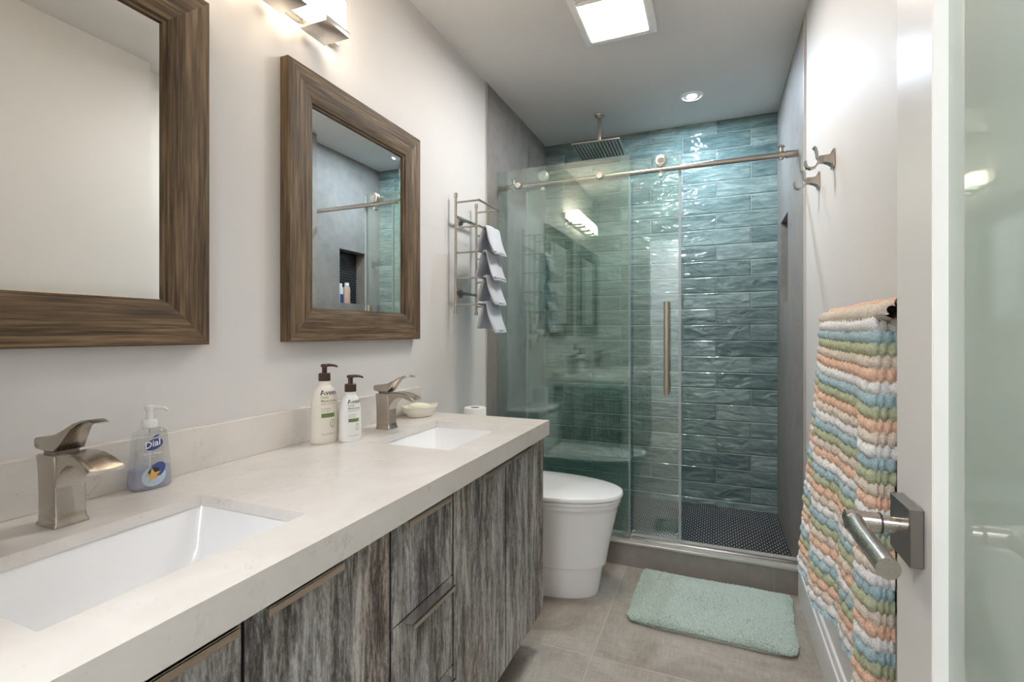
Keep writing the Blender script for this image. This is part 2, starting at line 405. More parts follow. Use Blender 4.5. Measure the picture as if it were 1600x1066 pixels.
# countertop with two openings
Y0, Y1 = .12, 1.6992
HX0, HX1 = .19, .456
holes = [(.29, .66), (1.16, 1.53)]
ct = thing('countertop', 'long beige quartz countertop with thick edge over the vanity', 'countertop', (0, .91, .768))
mb = MB(); xs = [.0005, HX0, HX1, .56]; ys = [Y0, holes[0][0], holes[0][1], holes[1][0], holes[1][1], Y1]
for i in range(3):
    for j in range(5):
        if i == 1 and j in (1, 3): continue
        for z, fl_ in ((.82, 0), (.80, 1)):
            q = [(xs[i], ys[j], z), (xs[i+1], ys[j], z), (xs[i+1], ys[j+1], z), (xs[i], ys[j+1], z)]
            mb.add(q[::-1] if fl_ else q, [(0, 1, 2, 3)])
for a, b in holes:
    mb.add([(HX0, a, .80), (HX1, a, .80), (HX1, a, .82), (HX0, a, .82)], [(0, 1, 2, 3)])
    mb.add([(HX0, b, .80), (HX1, b, .80), (HX1, b, .82), (HX0, b, .82)], [(0, 1, 2, 3)])
    mb.add([(HX0, a, .80), (HX0, b, .80), (HX0, b, .82), (HX0, a, .82)], [(0, 1, 2, 3)])
    mb.add([(HX1, a, .80), (HX1, b, .80), (HX1, b, .82), (HX1, a, .82)], [(0, 1, 2, 3)])
bm = bmesh.new(); vs = [bm.verts.new(v) for v in mb.v]
for f in mb.f: bm.faces.new([vs[i] for i in f])
bmesh.ops.remove_doubles(bm, verts=bm.verts[:], dist=1e-5)
# outer apron walls
bm2 = bmesh.new()
for v in bm.verts: pass
slab = MB().bm(bm)
zt, zb, xf, xi = .82, .768, .56, .541
slab.add([(xf, Y0, zb), (xf, Y1, zb), (xf, Y1, zt), (xf, Y0, zt)], [(0, 1, 2, 3)])
slab.add([(xi, Y0, zb), (xi, Y1, zb), (xi, Y1, .80), (xi, Y0, .80)], [(0, 1, 2, 3)])
slab.add([(xi, Y0, zb), (xi, Y1, zb), (xf, Y1, zb), (xf, Y0, zb)], [(0, 1, 2, 3)])
slab.add([(.0005, Y1, zb), (xf, Y1, zb), (xf, Y1, zt), (.0005, Y1, zt)], [(0, 1, 2, 3)])
slab.add([(.0005, Y1-.006, zb), (xf, Y1-.006, zb), (xf, Y1, zb), (.0005, Y1, zb)], [(0, 1, 2, 3)])
slab.add([(.0005, Y0, zb), (xf, Y0, zb), (xf, Y0, zt), (.0005, Y0, zt)], [(0, 1, 2, 3)])
bm2.free()
build('worktop', slab, M['quartz'], ct, smooth=0, fix=False)
build('backsplash', MB().box(.0005, .02, Y0, Y1, .8202, .9183, .001, 1), M['quartz'], ct)

def sink(y0, y1, label):
    t = thing('sink', label, 'sink', ((HX0+HX1)/2, (y0+y1)/2, .66), 'white undermount sinks')
    cx, cy = (HX0+HX1)/2, (y0+y1)/2
    def ring(hx, hy, r, z, n=8):
        pts = []
        for qx, qy, a0 in ((1, 1, 0), (-1, 1, 90), (-1, -1, 180), (1, -1, 270)):
            for k in range(n+1):
                a = R(a0+90*k/n); pts.append((cx+qx*(hx-r)+r*math.cos(a), cy+qy*(hy-r)+r*math.sin(a), z))
        return pts
    hx, hy = (HX1-HX0)/2+.004, (y1-y0)/2+.004
    prof = [(hx+.02, hy+.02, .02, .7995), (hx, hy, .012, .7995), (hx-.002, hy-.002, .012, .796), (hx-.018, hy-.022, .02, .73), (hx-.032, hy-.045, .03, .69), (hx-.05, hy-.065, .035, .676), (.025, .025, .02, .671)]
    out = [(.03, .03, .02, .663), (hx-.04, hy-.05, .035, .668), (hx-.01, hy-.01, .03, .73), (hx+.01, hy+.01, .02, .785), (hx+.02, hy+.02, .02, .785)]
    rings = [ring(*p) for p in prof+out]
    build('basin', MB().loft(rings, False, True), M['sinkc'], t, smooth=50)
    build('drain', MB().lathe((cx, cy, 0), [(.0, .6735), (.018, .6735), (.021, .672), (.021, .664), (0, .664)], 24), M['chrome'], t)
sink(*holes[0], 'white rectangular undermount sink nearest the camera')
sink(*holes[1], 'white rectangular undermount sink near the far end of the counter')

def faucet():
    t = thing('faucet', 'brushed nickel single lever faucet behind the nearest sink, beside the clear soap bottle', 'faucet', (.105, .475, .82), 'matching brushed nickel faucets')
    cy = .475
    # body: rectangular section with slight waist and flared foot
    b = MB()
    def rect(x0, x1, hw, z, r=.003, n=3):
        cx, hx = (x0+x1)/2, (x1-x0)/2; pts = []
        for qx, qy, a0 in ((1, 1, 0), (-1, 1, 90), (-1, -1, 180), (1, -1, 270)):
            for k in range(n+1):
                a = R(a0+90*k/n); pts.append((cx+qx*(hx-r)+r*math.cos(a), cy+qy*(hw-r)+r*math.sin(a), z))
        return pts
    b.loft([rect(.077, .133, .0245, .8202), rect(.077, .133, .0245, .824), rect(.079, .131, .0225, .827), rect(.0790, .129, .0215, .84), rect(.0785, .128, .0215, .875), rect(.077, .128, .022, .91), rect(.076, .128, .0235, .9335), rect(.078, .126, .0225, .936)])
    build('body', b, M['nickel'], t, smooth=40)
    # spout: waterfall arc swept along x, its root blending down the body front
    up = [(.108, .9358), (.124, .9395), (.143, .9420), (.163, .9425), (.183, .9405), (.201, .9355), (.216, .9290), (.226, .9225)]
    lo = [(.118, .838), (.125, .875), (.133, .899), (.147, .916), (.163, .9245), (.181, .9255), (.198, .9210), (.220, .9145)]
    hw = [.0205, .0205, .0208, .0212, .0222, .0235, .025, .0265]
    rings = []
    for (xu, zu), (xl, zl), h in zip(up, lo, hw):
        p = Vector((xu, 0, zu)); q = Vector((xl, 0, zl)); e = .003
        d = (p-q).normalized()
        def P_(pt, y): return (pt.x, cy+y, pt.z)
        rings.append([P_(q, -h+e), P_(q+d*e, -h), P_(p-d*e, -h), P_(p, -h+e), P_(p-d*.002, -h*.4), P_(p-d*.002, h*.4), P_(p, h-e), P_(p-d*e, h), P_(q+d*e, h), P_(q, h-e)])
    build('spout', MB().loft(rings), M['nickel'], t, smooth=45)
    nk = MB().loft([rect(.084, .120, .017, .936), rect(.084, .120, .017, .943)])
    build('neck', nk, M['nickel_dark'], t, smooth=40)
    # lever: wedge head that sweeps into a thin curved blade
    top = [(.068, .9610), (.072, .9625), (.100, .9655), (.122, .9700), (.141, .9790), (.160, .9895), (.180, .9960), (.197, .9975), (.212, .9940)]
    bot = [(.068, .9470), (.074, .9440), (.100, .9415), (.123, .9425), (.137, .9590), (.155, .9800), (.176, .9905), (.195, .9940), (.211, .9915)]
    hw = [.0215, .0225, .0225, .0220, .0190, .0160, .0140, .0125, .0110]
    rings = []
    for (xu, zu), (xl, zl), h in zip(top, bot, hw):
        e = min(.002, abs(zu-zl)*.3)
        rings.append([(xl, cy-h+.002, zl), (xl, cy-h, zl+e), (xu, cy-h, zu-e), (xu, cy-h+.002, zu), (xu, cy+h-.002, zu), (xu, cy+h, zu-e), (xl, cy+h, zl+e), (xl, cy+h-.002, zl)])
    build('lever', MB().loft(rings), M['nickel'], t, smooth=45)
    return t
fa = faucet(); fa.location.x += .007
dup(fa, (.112, 1.350, .82), 'brushed nickel single lever faucet behind the far sink, beside the soap dish')

# ------------------------------------------------------------------ text helper
def text_tris(s, size, bold=0.0, shear=0.0, align='LEFT', sx=1.0):
    cu = bpy.data.curves.new('txt', 'FONT'); cu.body = s; cu.size = size; cu.offset = bold; cu.shear = shear
    cu.align_x = align; cu.resolution_u = 3
    o = bpy.data.objects.new('txt', cu); COL.objects.link(o)
    dg = bpy.context.evaluated_depsgraph_get(); ev = o.evaluated_get(dg); me = ev.to_mesh()
    vs = [(v.co.x*sx, v.co.y) for v in me.vertices]; fs = [tuple(p.vertices) for p in me.polygons]
    ev.to_mesh_clear(); bpy.data.objects.remove(o); bpy.data.curves.remove(cu); return vs, fs

# lotion bottles: oval body, label on the face that looks along +x turned a little to the camera
def lotion(cx, cy, w, d, H, turn, label, greenz, label_scale, color, heights):
    t = thing('lotion_bottle', label, 'bottle', (cx, cy, .8202), 'cream lotion bottles with brown pumps')
    ca, sa = math.cos(turn), math.sin(turn)
    z0 = .8202
    def place(u, v, z): return (cx+v*ca-u*sa, cy+v*sa+u*ca, z)     # u along wide axis, v outwards
    def half(z):
        h = (z-z0)/H
        tab = [(0, .90), (.02, .97), (.12, 1.0), (.45, .985), (.65, .94), (.78, .84), (.87, .66), (.93, .46), (.955, .40), (1.0, .385)]
        for (a, fa_), (b, fb) in zip(tab, tab[1:]):
            if h <= b+1e-9: return fa_+(fb-fa_)*max(0, (h-a))/(b-a)
        return .385
    rings = []
    for i in range(41):
        z = z0+H*i/40; s = half(z); n = 48
        dd = d*min(1, .35+.65*s) if s > .5 else max(w*s*.0+.0155, d*s)
        ww = w*s if s > .5 else max(.0155, w*s)
        rings.append([place(ww*math.cos(2*PI*k/n), dd*math.sin(2*PI*k/n), z) for k in range(n)])
    build('bottle_body', MB().loft(rings), color, t, smooth=60)
    col = MB().lathe((cx, cy, z0+H), [(.0145, .0003), (.0165, .0005), (.0165, .021), (.0145, .023), (.007, .023), (.007, .042), (0, .042)], 28)
    pm = build('pump_collar', col, M['brown'], t, smooth=40)
    hx_ = MB(); zz = z0+H+.040
    hx_.lathe((cx, cy, zz), [(.0085, 0), (.0105, .001), (.0105, .006), (.008, .0085), (0, .0085)], 24)
    ang = heights
    dx_, dy_ = math.cos(ang), math.sin(ang)
    hx_.tube([(cx-dx_*.008, cy-dy_*.008, zz+.0045), (cx+dx_*.012, cy+dy_*.012, zz+.0055), (cx+dx_*.026, cy+dy_*.026, zz+.0045), (cx+dx_*.036, cy+dy_*.036, zz+.0005)], [.004, .0042, .0034, .0026], 12)
    build('pump_head', hx_, M['brown'], t, smooth=50)
    # printing wrapped on the oval
    def wrap(name, items, mat, parent=t):
        mb_ = MB()
        for vs, fs, ox, oz in items:
            pts = []
            for x, y in vs:
                z = z0+oz+y; s = half(z); ww, dd = w*s, d*min(1, .35+.65*s); u = (x+ox)
                u = max(-ww*.995, min(ww*.995, u)); v = dd*math.sqrt(max(0, 1-(u/ww)**2))+.0004
                pts.append(place(u, v, z))
            mb_.add(pts, fs)
        return build(name, mb_, mat, parent, smooth=0, fix=False)
    k = label_scale
    def rectg(x0, x1, y0, y1, n=8):
        vs = []; fs = []
        for i in range(n+1):
            x = x0+(x1-x0)*i/n; vs += [(x, y0), (x, y1)]
        for i in range(n): fs.append((2*i, 2*i+2, 2*i+3, 2*i+1))
        return vs, fs
    lx = -.024*k
    wrap('brand_print', [(*text_tris('Aveeno', .0185*k, .0002), lx, greenz+.052*k)], M['ink'])
    wrap('green_print', [(*text_tris('Daily', .0095*k), lx, greenz+.043*k), (*text_tris('Moisturizing', .0085*k, .00012), lx, greenz+.034*k), (*text_tris('BODY LOTION', .0055*k), lx, greenz+.027*k),
                         (*text_tris('NOURISHES', .0048*k), lx, greenz+.014*k), (*text_tris('DRY SKIN', .0048*k), lx, greenz+.008*k)], M['inkgreen'])
    wrap('green_band', [(*rectg(lx, lx+.036*k, greenz-.007*k, greenz+.004*k), 0, 0)], M['bandgreen'])
    ring_v = []; ring_f = []
    for i in range(20):
        a = 2*PI*i/20; ring_v += [(.007*k*math.cos(a), .011*k*math.sin(a)), (.0058*k*math.cos(a), .0095*k*math.sin(a))]
        ring_f.append((2*i, (2*i+2) % 40, (2*i+3) % 40, 2*i+1))
    leaf = rectg(-.0005, .0005, -.009*k, .009*k, 2)
    wrap('oat_emblem', [(ring_v, ring_f, lx+.030*k, greenz-.024*k), (*leaf, lx+.030*k, greenz-.024*k)], M['inkgreen'])
    wrap('volume_print', [(*text_tris('18 FL. OZ. (532 mL)', .0044*k), lx, greenz-.052*k)], M['ink'])
    return t
M['brown'] = plain('brown_plastic', (.055, .024, .018), .35); M['ink'] = plain('dark_ink', (.035, .03, .04), .5)
M['inkgreen'] = plain('olive_ink', (.22, .24, .08), .5); M['bandgreen'] = plain('green_ink', (.13, .22, .06), .5)
M['creamp'] = plain('cream_plastic', (.80, .75, .67), .38); M['whitep'] = plain('white_plastic', (.82, .82, .81), .32)
lotion(.072, 1.112, .043, .0285, .176, R(-12), 'larger cream lotion bottle with brown pump, left of the pair', .082, 1.08, M['creamp'], R(35))
lotion(.128, 1.156, .0345, .025, .143, R(-12), 'smaller white lotion bottle with brown pump, right of the pair', .064, .90, M['whitep'], R(35))

def rot2(vf, deg):
    a = R(deg); return [(x*math.cos(a)-y*math.sin(a), x*math.sin(a)+y*math.cos(a)) for x, y in vf[0]], vf[1]
# clear hand soap bottle with printed front
def soap_bottle():
    cx, cy, z0 = .052, .648, .8202
    t = thing('soap_bottle', 'clear pump bottle with blue printed label and lilac hand soap beside the near faucet', 'bottle', (cx, cy, z0))
    def sec(z):
        h = (z-z0)/.118
        tab = [(0, .85), (.04, .98), (.12, 1.0), (.35, .96), (.7, .85), (.92, .80), (.975, .755), (1.0, .64)]
        for (a, fa_), (b, fb) in zip(tab, tab[1:]):
            if h <= b+1e-9: return fa_+(fb-fa_)*max(0, (h-a))/(b-a)
        return .58
    tn = R(-14); ca, sa = math.cos(tn), math.sin(tn)
    def place(u, v, z): return (cx+v*ca-u*sa, cy+v*sa+u*ca, z)
    def ring(z, sc=1.0, n=48):
        s = sec(z)*sc; pts = []
        for k in range(n):
            a = 2*PI*k/n; c, s_ = math.cos(a), math.sin(a)
            pts.append(place(.038*s*math.copysign(abs(c)**.75, c), .021*s*math.copysign(abs(s_)**.75, s_), z))
        return pts
    body = [ring(z0+.118*i/30) for i in range(31)]
    cap = [[(cx+(p[0]-cx)*f, cy+(p[1]-cy)*f, z0+.118+h) for p in ring(z0+.118)] for f, h in ((.75, .004), (.48, .0055))]
    build('bottle_body', MB().loft(body+cap), M['clear'], t, smooth=60)
    liq = [ring(z0+.002+.040*i/10, .95) for i in range(11)]
    build('liquid', MB().loft(liq), M['lilac'], t, smooth=60)
    pc = MB().lathe((cx, cy, z0+.1225), [(.011, 0), (.0135, .001), (.0135, .014), (.0115, .016), (.006, .0165), (.006, .034), (.0085, .036), (.0085, .044), (0, .046)], 28)
    dx_, dy_ = math.cos(R(30)), math.sin(R(30)); zz = z0+.163
    pc.tube([(cx, cy, zz), (cx+dx_*.016, cy+dy_*.016, zz+.001), (cx+dx_*.028, cy+dy_*.028, zz-.001), (cx+dx_*.034, cy+dy_*.034, zz-.006)], [.0045, .004, .0032, .0026], 12)
    build('pump', pc, M['pumpw'], t, smooth=45)
    build('dip_tube', MB().tube([(cx, cy, z0+.006), (cx, cy, z0+.12)], .002, 10), M['pumpw'], t)
    def wrap(name, items, mat, lift):
        mb_ = MB()
        for vs, fs, ox, oz in items:
            pts = []
            for x, y in vs:
                z = z0+oz+y; s = sec(z); u = x+ox; r = min(.999, abs(u)/(.038*s))
                c = r**(1/.75); v = .021*s*(1-c*c)**(.375)+lift
                pts.append(place(u, v, z))
            mb_.add(pts, fs)
        return build(name, mb_, mat, t, smooth=0, fix=False)
    def disc(rx, ry, rot=0, n=28, rings=4):
        vs = [(0, 0)]; fs = []
        for q in range(1, rings+1):
            for i in range(n):
                a = 2*PI*i/n; x, y = rx*q/rings*math.cos(a), ry*q/rings*math.sin(a)
                vs.append((x*math.cos(rot)-y*math.sin(rot), x*math.sin(rot)+y*math.cos(rot)))
        for i in range(n): fs.append((0, 1+i, 1+(i+1) % n))
        for q in range(1, rings):
            for i in range(n): fs.append((1+(q-1)*n+i, 1+q*n+i, 1+q*n+(i+1) % n, 1+(q-1)*n+(i+1) % n))
        return vs, fs
    wrap('oval_print', [(*disc(.0165, .0105, R(20)), .002, .090), (*disc(.006, .0018, R(18)), .006, .1065)], M['navy'], .0004)
    wrap('brand_print', [(*rot2(text_tris('Dial', .0175, .0003, .25), 14), -.0140, .0825)], M['whiteink'], .0009)
    wrap('small_print', [(*text_tris('Spring Water', .0058, .0001), -.0165, .0705), (*text_tris('hand soap', .0042), -.0135, .0655)], M['whiteink'], .0005)
    wrap('foam_print', [(*disc(.0215, .0195, R(30)), .001, .027)], M['foam'], .0004)
    wrap('wave_print', [(*disc(.0175, .0125, R(48)), .0065, .0385)], M['navy'], .0007)
    wrap('dark_print', [(*disc(.0105, .0085, R(10)), .001, .0355)], M['ink'], .0010)
    st = []; sf = []
    st.append((0, 0))
    for i in range(10):
        a = PI/2+R(8)+2*PI*i/10; r = .0155 if i % 2 == 0 else .0062; st.append((r*math.cos(a), r*math.sin(a)))
    for i in range(10): sf.append((0, 1+i, 1+(i+1) % 10))
    wrap('starfish_print', [(st, sf, -.001, .029)], M['starc'], .0012)
    wrap('shell_print', [(*disc(.006, .005), .010, .022)], M['foam'], .0014)
M['pumpw'] = plain('milky_plastic', (.80, .79, .77), .3); M['navy'] = plain('navy_ink', (.045, .085, .25), .4)
M['whiteink'] = plain('white_ink', (.85, .85, .88), .4); M['foam'] = plain('pale_blue_ink', (.50, .62, .78), .4); M['starc'] = plain('orange_ink', (.75, .45, .14), .5)
soap_bottle()

# soap dish with soap
def soap_dish():
    cx, cy, z0 = .082, 1.592, .8202
    t = thing('soap_dish', 'oval cream ceramic soap dish with rope edge beside the far faucet', 'soap dish', (cx, cy, z0))
    prof = [(0, .002), (.036, 0), (.043, .001), (.044, .007), (.046, .010), (.055, .020), (.059, .034), (.060, .037), (.058, .038), (.055, .034), (.050, .022), (.040, .013), (0, .011)]
    tn = R(62)
    M_ = Matrix.Translation((cx, cy, z0)) @ Matrix.Rotation(tn, 4, 'Z')
    b = MB().lathe((0, 0, 0), prof, 48, sx=1.12, sy=.78); b.xf(M_)
    build('bowl', b, M['cream'], t, smooth=60)
    rp = MB()
    n = 150
    for st_ in (0, PI):
        pts = []
        for i in range(n+1):
            a = 2*PI*i/n; ph = a*26+st_
            pts.append(((.060+.0016*math.cos(ph))*1.12*math.cos(a), (.060+.0016*math.cos(ph))*.78*math.sin(a), .037+.0016*math.sin(ph)))
        rp.tube(pts, .0016, 6, False)
    rp.xf(M_); build('rope_edge', rp, M['cream'], t, smooth=60)
    for sx in (-1, 1):
        h = MB(); pts = []
        for i in range(13):
            a = -PI/2+PI*i/12; pts.append((sx*(.062+.008*math.cos(a)), .017*math.sin(a), .036+.007*math.cos(a)))
        h.tube(pts, .0032, 10); h.xf(M_); build('scroll_handle', h, M['cream'], t, smooth=60)
        h2 = MB(); pts = []
        for i in range(25):
            a = 2.6*PI*i/24; r = .011*(1-i/30); pts.append((sx*(.062+.004*(1-i/24)), r*math.cos(a), .026+r*math.sin(a)))
        h2.tube(pts, .002, 8); h2.xf(M_); build('scroll', h2, M['cream'], t, smooth=60)
    s = thing('soap_bar', 'oval cream bar of soap lying in the ceramic dish', 'soap', (cx, cy, z0+.034))
    bm = bmesh.new(); bmesh.ops.create_uvsphere(bm, u_segments=32, v_segments=16, radius=1)
    for v in bm.verts:
        c = v.co; v.co = Vector((math.copysign(abs(c.x)**.85, c.x)*.043, math.copysign(abs(c.y)**.85, c.y)*.028, math.copysign(abs(c.z)**.8, c.z)*.017))
    mb_ = MB().bm(bm, Matrix.Translation((cx, cy, z0+.0345)) @ Matrix.Rotation(tn, 4, 'Z') @ Matrix.Rotation(R(5), 4, 'Y'))
    build('soap', mb_, M['soap'], s, smooth=60)
soap_dish()

# ------------------------------------------------------------------ framed mirrors
def mirror(y0, y1, z0, z1, label):
    t = thing('framed_mirror', label, 'mirror', (0, (y0+y1)/2, z0), 'wood framed wall mirrors')
    w = .0985
    prof = [(0, .001), (0, .030), (.004, .035), (.055, .034), (.075, .031), (.091, .026), (.0935, .021), (w, .020), (w, .001)]   # (inset, x)
    def ring_at(corner):
        cy, cz, sy, sz = corner
        return [(x, cy+sy*i, cz+sz*i) for i, x in prof]
    cs = [(y0, z0, 1, 1), (y1, z0, -1, 1), (y1, z1, -1, -1), (y0, z1, 1, -1)]
    for k in range(4):
        a, b = ring_at(cs[k]), ring_at(cs[(k+1) % 4])
        build('frame_rail' if k % 2 == 0 else 'frame_stile', MB().loft([a, b]), M['wood_h'] if k % 2 == 0 else M['wood_v'], t, smooth=35)
    g = MB(); bw = .022; a = w-.004
    o_ = [(.0145, y0+a, z0+a), (.0145, y1-a, z0+a), (.0145, y1-a, z1-a), (.0145, y0+a, z1-a)]
    i_ = [(.0155, y0+w+bw, z0+w+bw), (.0155, y1-w-bw, z0+w+bw), (.0155, y1-w-bw, z1-w-bw), (.0155, y0+w+bw, z1-w-bw)]
    bk = [(.010, p[1], p[2]) for p in o_]
    g.add(o_+i_+bk, [(4, 5, 6, 7), (0, 1, 5, 4), (1, 2, 6, 5), (2, 3, 7, 6), (3, 0, 4, 7), (8, 9, 1, 0), (9, 10, 2, 1), (10, 11, 3, 2), (11, 8, 0, 3), (11, 10, 9, 8)])
    build('mirror_glass', g, M['mirror'], t, smooth=0)
mirror(.142, .792, 1.108, 1.899, 'brown wood framed mirror over the near sink, cut off by the photo edge')
mirror(1.020, 1.672, 1.110, 1.899, 'brown wood framed mirror over the far sink, reflecting the shower')

# ------------------------------------------------------------------ sconce
def sconce():
    t = thing('vanity_sconce', 'four-light brushed nickel wall sconce with lit glass blocks above the mirrors', 'wall light', (0, .874, 2.0))
    build('back_plate', MB().box(.0005, .028, .526, 1.222, 2.030, 2.080, .002), M['nickel'], t)
    for k in range(4):
        y1 = 1.161-.16*k; y0 = y1-.095; yc = (y0+y1)/2
        build('shade', MB().box(.034, .116, y0+.005, y1-.005, 2.0175, 2.105, .006, 3), M['sglass'], t)
        a = build('shade_holder', MB().box(.024, .121, y0, y1, 2.000, 2.018, .0015), M['steel'], t)
        build('arm', MB().box(.026, .040, yc-.02, yc+.02, 2.019, 2.06), M['nickel'], a)
sconce()

# ceiling light and fan
def ceil_light():
    x0, x1, y0, y1 = .585, .885, 1.86, 2.16
    t = thing('ceiling_fan_light', 'square white ceiling fan light with lit panel in front of the shower', 'ceiling light', ((x0+x1)/2, (y0+y1)/2, C))
    b = MB(); z = 2.402
    b.box(x0, x0+.03, y0-.06, y1, z, C-.0004, .003); b.box(x1-.03, x1, y0-.06, y1, z, C-.0004, .003)
    b.box(x0+.03, x1-.03, y1-.03, y1, z, C-.0004, .003); b.box(x0+.03, x1-.03, y0, y0+.018, z, C-.0004, .002)
    b.box(x0+.03, x1-.03, y0-.06, y0-.045, z, C-.0004, .002)
    b.box(x0+.03, x1-.03, y0-.045, y0, C-.012, C-.0004)
    build('housing', b, M['trimw'], t)
    for k in range(2): build('vent_slat', MB().box(x0+.03, x1-.03, y0-.034+.016*k, y0-.028+.016*k, z+.002, z+.014), M['trimw'], t)
    build('lens', MB().box(x0+.0305, x1-.0305, y0+.0185, y1-.0305, z+.004, z+.02), M['lens'], t)
ceil_light()
t = thing('downlight', 'small round recessed downlight lit in the shower ceiling', 'ceiling light', (.992, 2.91, C))
build('trim_ring', MB().lathe((.992, 2.91, C), [(.047, -.0005), (.058, -.0005), (.060, -.003), (.049, -.006), (.047, -.004)], 40), M['trimw'], t)
build('lens', MB().lathe((.992, 2.91, C), [(0, -.0006), (.0465, -.0006), (.0465, -.0035), (0, -.0045)], 40), M['led'], t)
t = thing('hall_fill_light', 'added unseen square fill light in the hallway outside the bathroom', 'ceiling light', (.9, -.9, C))  # unseen lamp added behind the camera for frontal fill
build('hall_fill_panel', MB().box(.55, 1.25, -1.25, -.55, 2.40, C-.0005, .004), M['hall'], t)

# ------------------------------------------------------------------ shower glass and rail
yF0, yF1 = 2.474, 2.482          # fixed panel
yR, zR = 2.507, 1.931            # rail
yD0, yD1 = 2.528, 2.536          # sliding door
g1 = thing('fixed_glass_panel', 'fixed green tinted glass shower panel on the left, beside the toilet', 'glass panel', (.36, 2.478, .118))
build('pane', MB().box(.0065, .722, yF0, yF1, .1195, 2.015), M['glass'], g1, smooth=0)
build('edge_seal', MB().box(.715, .7235, yF1+.0005, yF1+.012, .125, 1.905), M['seal'], g1, smooth=0)
for x in (.13, .573):
    c = MB().lathe((x, yF0, zR-.004), [(0, -.012), (.014, -.012), (.017, -.009), (.017, 0), (.0, 0)], 28, 'y')
    c.lathe((x, yF0, zR-.004), [(0, -.0135), (.004, -.0135), (.004, -.011), (0, -.011)], 12, 'y')
    build('rail_clamp', c, M['steel'], g1)
gb = tag(build('guide_block', MB().box(.690, .735, yF1+.013, yD0-.0045, .1178, .132, .002), M['champagne']), 'small brass door guide block on the curb where the glass panels overlap', 'door guide')
g2 = thing('sliding_glass_door', 'sliding glass shower door hanging from rollers on the rail', 'shower door', (.56, 2.532, .13))
build('pane', MB().box(.158, .957, yD0, yD1, .130, 2.003), M['glass'], g2, smooth=0)
build('edge_seal', MB().box(.157, .169, yD0-.004, yD1+.004, .131, 1.90), M['seal'], g2, smooth=0)
build('edge_seal', MB().box(.948, .9600, yD0-.004, yD1+.004, .131, 2.00), M['seal'], g2, smooth=0)
for x in (.262, .866):
    c = MB().lathe((x, yR, zR+.0415), [(0, -.017), (.020, -.017), (.0265, -.014), (.028, -.010), (.028, -.006), (.022, -.004), (.022, .004), (.028, .006), (.028, .012), (.012, .012), (.012, .02), (0, .02)], 36, 'y')
    w_ = build('roller', c, M['steel'], g2)
    build('roller_cap', MB().lathe((x, yR, zR+.0415), [(0, -.0195), (.013, -.0195), (.0145, -.017), (0, -.017)], 28, 'y'), M['chrome'], w_)
    build('anti_jump_pin', MB().lathe((x, yR, zR-.028), [(0, -.012), (.009, -.012), (.0105, -.009), (.0105, .004), (.006, .006), (.006, .02), (0, .02)], 20, 'y'), M['steel'], g2)
hp = MB(); hp.tube([(.895, 2.484, .838), (.895, 2.484, 1.285)], .0125, 24)
h = build('pull_handle', hp, M['champagne'], g2)
for z in (.93, 1.19): build('standoff', MB().tube([(.895, 2.49, z), (.895, yD0, z)], .007, 14), M['nickel'], h)
t = thing('shower_rail', 'brushed nickel rail across the shower opening between tiled walls', 'rail', (.72, yR, zR))
build('bar', MB().tube([(.03, yR, zR), (W-.035, yR, zR)], .0125, 24), M['nickel'], t)
for x0, x1 in ((.0065, .055), (W-.055, W-.0065)): build('end_socket', MB().tube([(x0, yR, zR), (x1, yR, zR)], .0165, 24), M['nickel'], t)
for x in (.092, 1.385):
    c = MB().tube([(x-.011, yR, zR), (x+.011, yR, zR)], .0165, 20); c.tube([(x, yR, zR-.02), (x, yR, zR+.034)], .010, 18)
    c.lathe((x, yR, zR), [(0, .034), (.015, .034), (.016, .037), (.012, .042), (0, .042)], 20)
    build('door_stop', c, M['nickel'], t)
t = thing('threshold_track', 'bright aluminium threshold strip along the top of the shower curb', 'track', (1.09, 2.505, .118))
build('strip', MB().box(.737, W-.008, 2.494, 2.509, .1177, .1235, .0012).box(.737, W-.008, 2.475, 2.494, .1177, .1195), M['steel'], t)

# shower head
t = thing('rain_shower_head', 'square rain shower head on a ceiling arm in the shower', 'shower head', (.468, 2.945, C))
build('ceiling_flange', MB().box(.440, .496, 2.917, 2.973, C-.010, C-.0005, .003), M['nickel'], t)
build('arm', MB().box(.457, .479, 2.934, 2.956, 2.25, C-.010, .002), M['nickel'], t)
hm = Matrix.Translation((.468, 2.945, 2.235)) @ Matrix.Rotation(R(2), 4, 'Z')
build('plate', MB().box(-.140, .140, -.140, .140, -.004, .004, .001, 1).box(-.02, .02, -.02, .02, .004, .016, .002).xf(hm), M['nickel'], t)
nz = MB()
for i in range(14):
    for j in range(14):
        nz.lathe((-.125+.25*i/13, -.125+.25*j/13, 0), [(0, -.0035), (.0035, -.0035), (.0024, -.008), (0, -.008)], 6)
o = build('nozzles', nz.xf(hm), M['rubber'], t, smooth=0); o['kind'] = 'stuff'

# shower valve and hand shower on the left wall
t = thing('shower_valve', 'brushed nickel shower control valve on the left shower wall', 'valve', (.006, 2.98, 1.05))
build('wall_plate', MB().box(.0065, .014, 2.905, 3.005, 1.03, 1.26, .002), M['nickel'], t)
build('knob', MB().box(.014, .05, 2.93, 2.98, 1.19, 1.225, .003), M['nickel'], t)
build('lever', MB().box(.014, .045, 2.935, 2.975, 1.09, 1.125, .003).box(.045, .056, 2.94, 2.975, 1.035, 1.15, .003), M['nickel'], t)
t = thing('hand_shower', 'brushed nickel hand shower with hose hanging on the left shower wall', 'hand shower', (.006, 3.13, 1.1))
build('wall_outlet', MB().box(.0065, .075, 3.10, 3.135, 1.095, 1.125, .002).box(.0065, .014, 3.085, 3.15, 1.08, 1.14, .002).box(.055, .085, 3.10, 3.17, 1.09, 1.13, .003), M['nickel'], t)
wd_ = MB()
rings = []
